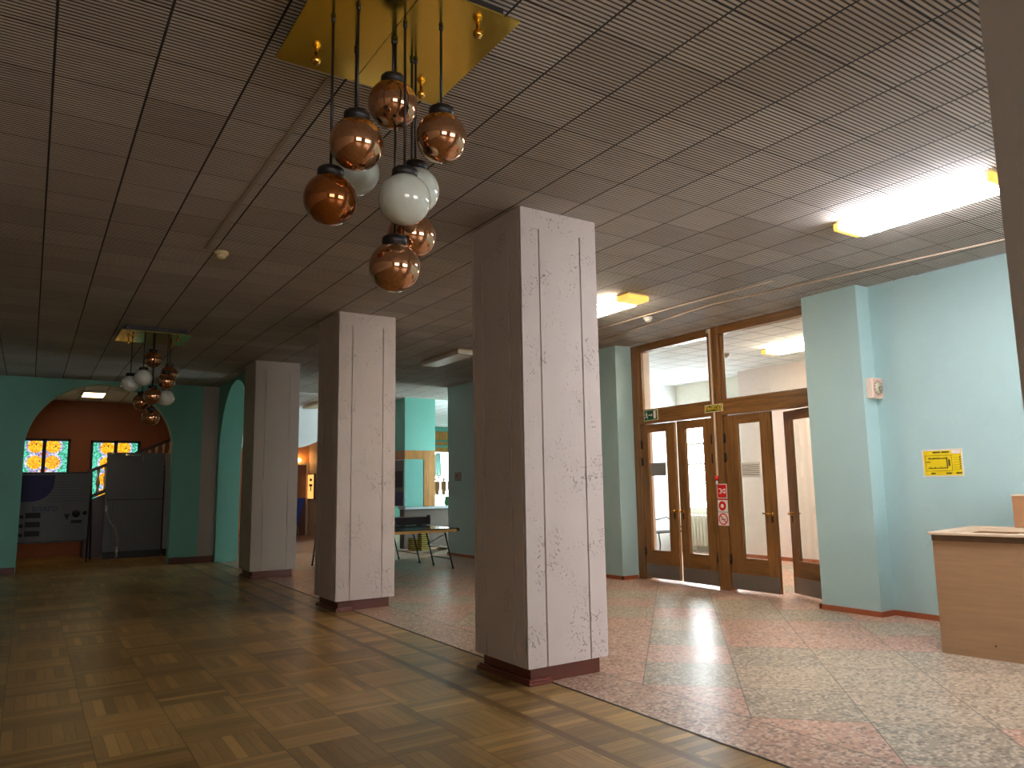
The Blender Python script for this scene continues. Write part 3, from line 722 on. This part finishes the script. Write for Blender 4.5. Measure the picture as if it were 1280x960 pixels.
b = B().box((6.82, 2.55, .907), (7.08, 2.99, 1.165), bevel=.004); b.build('carton', M['box'], r)
b = B().box((6.815, 2.545, 1.162), (7.085, 2.995, 1.172), bevel=.002); b.build('carton_edge', M['box_edge'], r)
r.rotation_euler = (0, 0, R(9.5))
r = B().box((6.42, 2.62, .826), (6.58, 2.83, .875), bevel=.01).build('white_tray', M['white_plastic'], loc=(6.5, 2.72, .826)); tag(r, 'small white tray inside the counter in front of the cardboard box', 'tray')

# ------------------------------------------------------------------ ping-pong table
r = root('ping_pong_table', (5.06, 11.9, 0), 'dark green ping-pong table with wooden edge and black splayed legs', 'ping-pong table')
tx0, tx1, ty0, ty1, tz = 4.28, 5.80, 10.58, 13.1, .668
for a, c in ((ty0, 11.90), (11.91, ty1)):
    h = B().box((tx0, a, tz-.018), (tx1, c, tz), bevel=.002).build('table_half', M['table_top'], r)
    e = B().box((tx0+.01, a+.005, tz-.06), (tx1-.01, a+.03, tz-.018)).box((tx0+.01, c-.03, tz-.06), (tx1-.01, c-.005, tz-.018)).box((tx0+.01, a+.03, tz-.06), (tx0+.035, c-.03, tz-.018)).box((tx1-.035, a+.03, tz-.06), (tx1-.01, c-.03, tz-.018))
    e.build('wooden_apron', M['table_wood'], r)
    for xx in (tx0, tx1-.02): B().box((xx, a, tz), (xx+.02, c, tz+.0008)).build('edge_line', M['paper_grey'], r)
for y, s_ in ((10.86, 1), (11.55, 1), (12.09, 1), (12.97, 1)):
    for x, o in ((5.85, -.11), (4.22, .11)):
        B().tube([(x, y, .012), (x+o, y+.1*s_, tz-.02)], .013).lathe([(.018, 0), (.018, .03)], (x, y, 0), seg=12).build('leg', M['blackish'], r)
for x in (5.81, 4.26):
    B().tube([(x, 10.89, .16), (x, 11.57, .16)], .008).build('leg_brace', M['blackish'], r); B().tube([(x, 12.12, .16), (x, 13.0, .16)], .008).build('leg_brace', M['blackish'], r)
for x in (5.74, 4.33): B().tube([(x, 10.95, .55), (x, 11.6, .35)], .006).build('folding_strut', M['blackish'], r)
for x in (tx0, tx1): B().box((x-.03, ty0-.02, tz-.05), (x+.015, ty0+.03, tz-.005), bevel=.006).build('corner_cap', M['black'], r)
r = root('table_tennis_net', (5.04, 11.905, tz), 'dark net with grey tape across the ping-pong table', 'net')
B().box((4.22, 11.903, tz+.004), (5.92, 11.907, tz+.135)).build('mesh_net', M['net'], r)
B().box((4.22, 11.899, tz+.135), (5.92, 11.911, tz+.15)).build('net_tape', M['net_tape'], r)
for x, sgn in ((4.2, 1), (5.90, -1)):
    B().box((x, 11.885, tz+.0005), (x+.06, 11.925, tz+.165), bevel=.004).box((x, 11.885, tz+.0005), (x+sgn*.2+(.06 if sgn > 0 else 0), 11.925, tz+.018), bevel=.004).build('net_post', M['black'], r)
# crates and sheet on the floor behind the table
for n, (x, y, k, lab) in enumerate(((6.92, 14.60, 6, 'low'), (7.05, 14.40, 10, 'tall'))):
    for i in range(k):
        z = i*.042
        rr_ = root('yellow_slat_bundle', (x, y, z), 'flat yellow bundle in the %s dark striped stack behind the ping-pong table' % ('shorter' if lab == 'low' else 'taller'), 'bundle', 'yellow bundles in the %s stack' % lab)
        B().box((x-.085, y-.1, z+.008), (x+.085, y+.1, z+.032), bevel=.006).build('bundle', M['yellow_box'], rr_)
        B().box((x-.08, y-.095, z+.032), (x+.08, y+.095, z+.0418)).box((x-.08, y-.095, z), (x+.08, y+.095, z+.008)).build('strap', M['crate_dark'], rr_)
b = B().prism([(6.86, .0), (7.26, .0), (7.30, .04), (7.26, .10), (6.98, .16), (6.96, .15), (7.2, .08), (6.86, .02)], 'Y', 13.50, 13.95)
r = b.build('folded_sheet', M['paper'], loc=(7.05, 13.72, 0)); tag(r, 'crumpled white sheet lying on the floor behind the ping-pong table', 'sheet')
r = root('notice_plate', (XP, 12.73, 1.42), 'small pale notice on the dark teal wall behind the ping-pong table', 'notice')
b = B(); yz(b, 12.60, 12.86, 1.425, 1.595, XP, M['paper_grey'], .006); b.build('sheet', None, r)
b = B(); yz(b, 12.77, 12.83, 1.50, 1.56, XP-.006, M['red'], .001); b.build('printed_mark', None, r)

# ------------------------------------------------------------------ kiosk corner far behind the table
struct('wall_kiosk_pillar', B().box((6.90, 15.0, 2.13), (7.645, 15.6, H)), M['teal_deep'])
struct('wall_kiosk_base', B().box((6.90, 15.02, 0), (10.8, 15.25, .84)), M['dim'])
r = root('kiosk_front', (7.27, 15.0, .9), 'orange wooden kiosk front with a mirrored pane under the bright teal pillar', 'kiosk front')
B().box((6.90, 15.0, 1.935), (7.645, 15.6, 2.13)).build('head_board', M['panel_wood'], r)
B().box((7.365, 15.0, .90), (7.645, 15.6, 1.935)).build('stile_board', M['panel_wood'], r)
B().box((6.90, 15.03, .90), (7.365, 15.6, 1.935)).build('pane_backing', M['white_wall'], r)
B().box((6.905, 15.02, .90), (7.365, 15.03, 1.935)).build('mirror_pane', M['mirror'], r)
r = B().box((6.88, 14.93, .845), (10.8, 15.3, .895), bevel=.006).build('counter_shelf', M['board_light'], loc=(8, 15.1, .845)); tag(r, 'pale grey kiosk counter ledge behind the ping-pong table', 'counter')
r = root('photo_board', (6.90, 15.3, .95), 'dark photo board on the shaded side of the kiosk pillar', 'notice board')
B().box((6.885, 15.05, .92), (6.90, 15.58, 1.92), M['board']).build('board', None, r)
b = B()
b.box((6.881, 15.08, 1.32), (6.885, 15.55, 1.68), M['banner_dark'])
b.build('photo_print', None, r); B().box((6.881, 15.05, .92), (6.885, 15.58, 1.22), M['navy']).build('navy_print', None, r)
struct('wall_kiosk_back', B().box((6.9, 22.0, 0), (12.2, 22.2, H)), M['teal_deep'])
struct('wall_right_far', B().box((12.0, 13.15, 0), (12.2, 22.2, H)), M['teal_deep'])
w = root('window_5', (11.4, 21.98, .7), kind='structure')
B().box((10.95, 21.97, .68), (11.98, 21.985, 2.46)).build('pane', M['daylight_kiosk'], w)
B().box((10.95, 21.9, 2.86), (11.98, 21.96, 3.14)).build('valance', M['panel_wood'], w)
B().box((10.95, 21.94, 2.70), (11.98, 21.97, 2.80)).box((10.95, 21.94, 2.46), (11.98, 21.97, 2.62)).build('window_frame', M['panel_wood'], w)
c = B()
for k in range(9): c.prism([(10.95+k*.05, 1.68), (11.0+k*.05, 1.66), (11.22+k*.016, 2.44), (11.19+k*.016, 2.44)], 'Y', 21.90-(k % 2)*.02, 21.915-(k % 2)*.02)
r = c.build('curtain', M['curtain'], loc=(11.2, 21.9, 1.66)); tag(r, 'pale teal gathered curtain at the bright window behind the kiosk', 'curtain')
r = B().box((10.95, 21.5, 1.06), (11.98, 21.75, 1.10)).box((10.95, 21.7, 0), (11.0, 21.75, 1.06)).box((11.93, 21.7, 0), (11.98, 21.75, 1.06)).build('window_shelf', M['white_plastic'], loc=(11.4, 21.6, 0)); tag(r, 'white shelf before the bright window behind the kiosk', 'shelf')
for k, x in enumerate((11.08, 11.32, 11.56, 11.80)):
    r = root('flower_pot', (x, 21.62, 1.10), 'brown patterned pot on the white shelf at the kiosk window', 'pot', 'pots on the kiosk window shelf')
    B().lathe([(.05, 1.10), (.09, 1.28), (.085, 1.46), (.10, 1.5)], (x, 21.62, 0), seg=16).build('pot', M['ornament'], r)
    pl = B(); rr = random.Random(k)
    for j in range(14):
        a = rr.uniform(0, 6.28); pl.bar((x, 21.62, 1.5), (x+.08*math.cos(a), 21.62+.08*math.sin(a), 1.5+rr.uniform(.06, .2)), .02, .003, up=(.3, .2, 1))
    pl.build('foliage', M['ornament'], r)
for k, (x, m, lab) in enumerate(((11.27, 'leaf', 'green plant pot'), (11.48, 'blue', 'blue vase next to the green pot'), (11.69, 'blue', 'outermost blue vase'))):
    r = root('vase', (x, 21.3, .5), lab + ' on the low table below the kiosk window shelf', 'vase')
    B().lathe([(.05, .72), (.09, .80), (.07, .95), (.05, 1.02)], (x, 21.3, 0), seg=16).build('body', M[m], r)
r = B().box((11.0, 21.15, .68), (11.95, 21.45, .72)).box((11.0, 21.2, 0), (11.05, 21.4, .68)).box((11.9, 21.2, 0), (11.95, 21.4, .68)).build('low_table', M['board_light'], loc=(11.45, 21.3, 0)); tag(r, 'low pale table with vases below the kiosk window shelf', 'table')
w = root('window_8', (9.2, 13.17, .9), kind='structure')  # unseen window added to brighten the kiosk pillar
B().box((8.8, 13.155, .9), (10.2, 13.165, 2.5)).build('pane', M['daylight_kiosk'], w)
B().box((8.74, 13.15, .84), (10.26, 13.2, .9)).box((8.74, 13.15, 2.5), (10.26, 13.2, 2.56)).box((8.74, 13.15, .9), (8.8, 13.2, 2.5)).box((10.2, 13.15, .9), (10.26, 13.2, 2.5)).box((9.47, 13.15, .9), (9.53, 13.2, 2.5)).build('window_frame', M['white_plastic'], w)
# side window lighting the far wing
w = root('window_6', (11.95, 14.1, .8), kind='structure')
B().box((11.97, 13.35, .85), (11.985, 14.85, 2.4)).build('pane', M['daylight_wing'], w)
B().box((11.93, 13.3, .8), (11.99, 14.9, .85)).box((11.93, 13.3, 2.4), (11.99, 14.9, 2.45)).box((11.93, 14.07, .85), (11.99, 14.13, 2.4)).build('window_frame', M['white_plastic'], w)

# ------------------------------------------------------------------ room beyond the side arch
poly = [(3.4, 2.3), (5.2, 2.3)] + [(5.2+1.2*math.sin(t*PI/2/14), 2.3+.95*(1-math.cos(t*PI/2/14))) for t in range(1, 15)] + [(6.9, 3.25), (6.9, H), (3.4, H)]
struct('wall_arch_header', B().prism(poly, 'Y', 17.95, 18.15), M['white_wall'])
struct('wall_room_end', B().box((3.4, 21.6, 0), (7.2, 21.8, H)), M['orange_pale'])
struct('wall_room_side', B().box((6.87, 18.16, 0), (7.2, 21.6, H)), M['beige'])
d = root('door_5', (6.5, 21.6, 0), kind='structure')
B().box((5.95, 21.55, 0), (6.78, 21.6, 2.02)).build('door_leaf', M['dark_door'], d)
B().box((5.88, 21.54, 0), (5.95, 21.6, 2.09)).box((6.78, 21.54, 0), (6.85, 21.6, 2.09)).box((5.95, 21.54, 2.02), (6.78, 21.6, 2.09)).build('door_frame_trim', M['beige'], d)
r = root('lit_sign', (6.87, 21.27, 1.03), 'glowing amber upright sign on the beige wall beside the dark brown door', 'sign')
B().box((6.83, 20.98, 1.03), (6.87, 21.54, 1.75), M['blackish']).build('sign_case', None, r)
B().box((6.822, 21.02, 1.05), (6.83, 21.52, 1.73), M['glow_sign']).build('lit_face', None, r)
b = B(); b.box((6.819, 21.1, 1.40), (6.822, 21.4, 1.46), M['banner_dark']).box((6.819, 21.2, 1.26), (6.822, 21.28, 1.40), M['banner_dark']).box((6.819, 21.15, 1.55), (6.822, 21.35, 1.62), M['banner_dark']); b.build('pictogram', None, r)
r = root('blue_board', (6.4, 20.6, 0), 'upright dark blue board leaning by the dark brown door', 'board')
B().prism([(5.8, .35), (6.28, .35), (6.47, 1.08), (5.8, 1.08)], 'Y', 20.6, 20.63, M['blue']).build('panel', None, r)
B().tube([(6.25, 20.615, .36), (6.33, 20.6, .0)], .012).tube([(6.05, 20.615, .36), (6.0, 20.6, .0)], .012).build('leg', M['steel'], r)
r = root('wall_lamp', (6.55, 21.58, 2.15), 'small glowing wall lamp above the dark brown door', 'lamp')
B().box((6.52, 21.56, 2.12), (6.60, 21.6, 2.2)).build('bracket', M['blackish'], r)
B().ball((6.56, 21.53, 2.16), .045, u=14, v=10).build('bulb', M['bulb'], r)

# ------------------------------------------------------------------ stair hall behind the wide arch
struct('wall_stair_hall', B().box((-4, 18.6, 0), (3.4, 18.8, H)), M['orange'])
struct('wall_stair_side', B().box((3.2, 15.3, 0), (3.39, 18.6, H)), M['orange'])
def stained(n, x0, x1, z0, z1, zc):
    cx = (x0+x1)/2
    w = root('window_%d' % n, (cx, 18.58, zc), kind='structure')
    for a, c in ((x0, cx-.03), (cx+.03, x1)):
        B().box((a, 18.575, z0), (c, 18.585, z1)).build('pane', M['stained'], w)
    f = B()
    for a in (x0-.05, cx-.035, x1): f.box((a, 18.54, z0-.05), (a+(.07 if a == cx-.035 else .05), 18.6, z1+.05))
    f.box((x0-.05, 18.54, z1), (x1+.05, 18.6, z1+.05)).box((x0-.05, 18.54, z0-.05), (x1+.05, 18.6, z0))
    if n == 1: f.box((x0, 18.545, 1.70), (x1, 18.59, 1.74))
    f.build('window_frame', M['blackish'], w)
stained(1, -.20, .655, 1.62, 2.42, 2.06)
stained(2, 1.13, 2.0, 1.12, 2.40, 2.04)
# staircase rising behind the boards
sl = .45
def hz(x): return 1.805+(x-1.10)*sl
st = root('staircase', (2.0, 17.9, 0), 'dark stair flight with pale balusters rising before the stained glass windows', 'staircase', kind='thing')
b = B()
for k in range(13):
    x = 1.0+k*.16; b.box((x, 17.72, 0), (x+.16, 18.5, .72+k*.16*sl))
b.build('steps', M['dark_wood'], st)
B().prism([(1.0, 0), (3.15, 0), (3.15, hz(3.15)-.62), (1.0, hz(1.0)-.62)], 'Y', 17.60, 17.68).build('stringer', M['dark_wood'], st)
B().bar((1.0, 17.64, hz(1.0)-.02), (3.1, 17.64, hz(3.1)-.02), .08, .06).build('handrail', M['dark_wood'], st)
B().bar((1.0, 17.64, hz(1.0)-.56), (3.1, 17.64, hz(3.1)-.56), .07, .07).build('base_rail', M['dark_wood'], st)
for k in range(15):
    x = 1.06+k*.135; z0 = hz(x)-.54; z1 = hz(x)-.04; hh = z1-z0
    B().lathe([(.03, z0), (.03, z0+.06), (.018, z0+.1), (.038, z0+.2*hh+.08), (.036, z0+.5*hh), (.016, z0+.68*hh), (.02, z0+.78*hh), (.032, z0+.9*hh), (.032, z1)], (x, 17.64, 0), seg=12).build('baluster', M['baluster'], st)
# printed banner on its stand
r = root('banner_stand', (.45, 16.8, 0), 'grey information banner with navy corner and photographs, standing below the stained glass', 'banner')
fx0, fx1, fz0, fz1, fy = -.5, 1.02, .42, 1.70, 16.8
B().box((fx0, fy, fz0), (fx1, fy+.015, fz1), M['banner']).build('printed_sheet', None, r)
b = B(); y = fy-.002
b.prism([(fx0, fz1-.04), (fx0, 1.15), (.05, 1.17)] + arc(.05, 1.52, .36, .35, -PI/2, -.05, 10) + [(.42, fz1-.04)], 'Y', y, fy, M['banner_blue']); b.build('blue_field', None, r)
for i in range(3): B().box((-.02, y, .52+i*.17), (.22, fy, .62+i*.17), M['banner_dark']).build('photo_print', None, r)
for i in range(3): B().box((-.13, y, .52+i*.17), (-.05, fy, .58+i*.17), M['banner_dark']).build('photo_print', None, r)
b = B()
b.box((.72, y, .74), (.90, fy, .80), M['banner_dark']).lathe([(.07, -.002), (.07, 0)], (.80, fy, .92), M['banner_dark'], axis='Y', seg=16).lathe([(.04, -.002), (.04, 0)], (.95, fy, .93), M['banner_dark'], axis='Y', seg=16)
b.prism([(.60, .92), (.70, .92), (.65, .80)], 'Y', y, fy, M['banner_dark']); b.build('printed_diagram', None, r)
b = B()
for i in range(8): b.box((.42-.02*i, y, 1.53-i*.052), (.95, fy, 1.54-i*.052), M['banner_line'])
for i in range(6): b.box((.60, y, .70-i*.035), (.97, fy, .708-i*.035), M['banner_line'])
b.build('text_lines', None, r)
text('ВЛАГО', .12, (.28, fy-.003, 1.02), (1, 0, 0), M['banner_blue'], r)
B().box((fx0, fy-.01, fz1-.005), (fx1+.01, fy+.03, fz1+.02)).box((fx0, fy-.01, fz0-.03), (fx1+.01, fy+.03, fz0)).build('frame_bar', M['black'], r)
for x0, y0 in ((1.0, 16.55), (1.0, 17.15)):
    B().tube([(1.03, 16.82, 1.70), (x0+(.0 if y0 < 16.8 else .10), y0, 0.012)], .014).build('leg', M['black'], r)
B().tube([(1.02, 16.68, .75), (1.08, 16.99, .75)], .008).build('leg_brace', M['black'], r)
B().tube([(-.45, 16.82, 1.70), (-.45, 16.55, 0.012)], .014).build('leg', M['black'], r)
B().tube([(-.45, 16.82, 1.70), (-.45, 17.15, 0.012)], .014).build('leg', M['black'], r)
# grey screen boards
r = root('partition_screen', (1.85, 17.1, 0), 'tall grey partition screen standing beside the information banner', 'screen')
B().box((1.30, 17.1, .14), (2.36, 17.13, 2.12), M['board'], bevel=.004).build('panel', None, r)
B().box((1.30, 17.095, 1.16), (2.36, 17.1, 1.175)).box((1.44, 17.095, .14), (1.447, 17.1, 1.16)).build('panel_joint', M['blackish'], r)
B().box((1.30, 17.09, 0), (2.36, 17.14, .14)).build('base_board', M['black'], r)
r = root('partition_screen', (2.5, 17.15, 0), 'narrow paler screen board next to the tall grey partition', 'screen')
B().box((2.40, 17.15, .14), (2.62, 17.18, 2.12), M['board_light'], bevel=.004).build('panel', None, r)
B().box((2.40, 17.14, 0), (2.62, 17.19, .14)).build('base_board', M['black'], r)
def tinsel(path, label, n, L=.03):
    b = B(); rr = random.Random(n)
    for p, q in zip(path[:-1], path[1:]):
        p, q = Vector(p), Vector(q); k = int((q-p).length*n)
        for i in range(k):
            c = p.lerp(q, (i+.5)/k); d = Vector((rr.uniform(-1, 1), rr.uniform(-.6, .6), rr.uniform(-1, 1))).normalized()*rr.uniform(.4, 1)*L
            b.bar(c-d, c+d, .009, .001, up=(.31, .7, .2))
        b.tube([p, q], .004, seg=6)
    return b.build('tinsel_garland', M['tinsel'], loc=tuple(path[0])), label
o, l = tinsel([(1.32, 17.08, 2.10), (1.6, 17.08, 2.08), (1.95, 17.08, 2.06), (1.97, 17.08, 1.95)], 'silver tinsel garland along the top of the grey partition screen', 150); tag(o, l, 'garland')
o, l = tinsel([(1.30, 17.06, 1.2), (1.36, 17.06, .85), (1.50, 17.06, .6), (1.56, 17.06, .38), (1.55, 17.06, .03)], 'silver tinsel garland hanging down the edge of the grey partition screen', 220, .035); tag(o, l, 'garland')

# ------------------------------------------------------------------ light
wd = bpy.data.worlds.new('World'); S.world = wd; wd.use_nodes = True
bg = wd.node_tree.nodes['Background']; bg.inputs[0].default_value = (.75, .85, 1, 1); bg.inputs[1].default_value = .3

# ------------------------------------------------------------------ camera
F, yaw, pitch, roll, h = 926.39, .5757, .1369, -.0165, 1.3108
fw = Vector((math.sin(yaw)*math.cos(pitch), math.cos(yaw)*math.cos(pitch), math.sin(pitch)))
rt = Vector((math.cos(yaw), -math.sin(yaw), 0)); up = rt.cross(fw)
rt, up = rt*math.cos(roll)+up*math.sin(roll), -rt*math.sin(roll)+up*math.cos(roll)
cd = bpy.data.cameras.new('Camera'); cam = bpy.data.objects.new('Camera', cd); COL.objects.link(cam)
m = Matrix((rt, up, -fw)).transposed().to_4x4(); m.translation = (0, 0, h); cam.matrix_world = m
cd.sensor_width = 36; cd.lens = F/1280*36; cd.clip_start = .05; cd.clip_end = 200
S.camera = cam
S.view_settings.view_transform = 'Standard'; S.view_settings.look = 'None'; S.view_settings.gamma = 1; S.view_settings.exposure = 0.32
S.view_settings.use_curve_mapping = False
S.cycles.use_denoising = True; S.cycles.denoising_prefilter = 'FAST'; S.cycles.denoising_input_passes = 'RGB_ALBEDO_NORMAL'
S.cycles.max_bounces = 10; S.cycles.diffuse_bounces = 5; S.cycles.glossy_bounces = 5; S.cycles.transparent_max_bounces = 12
S.cycles.caustics_reflective = False; S.cycles.caustics_refractive = False; S.cycles.sample_clamp_indirect = 6
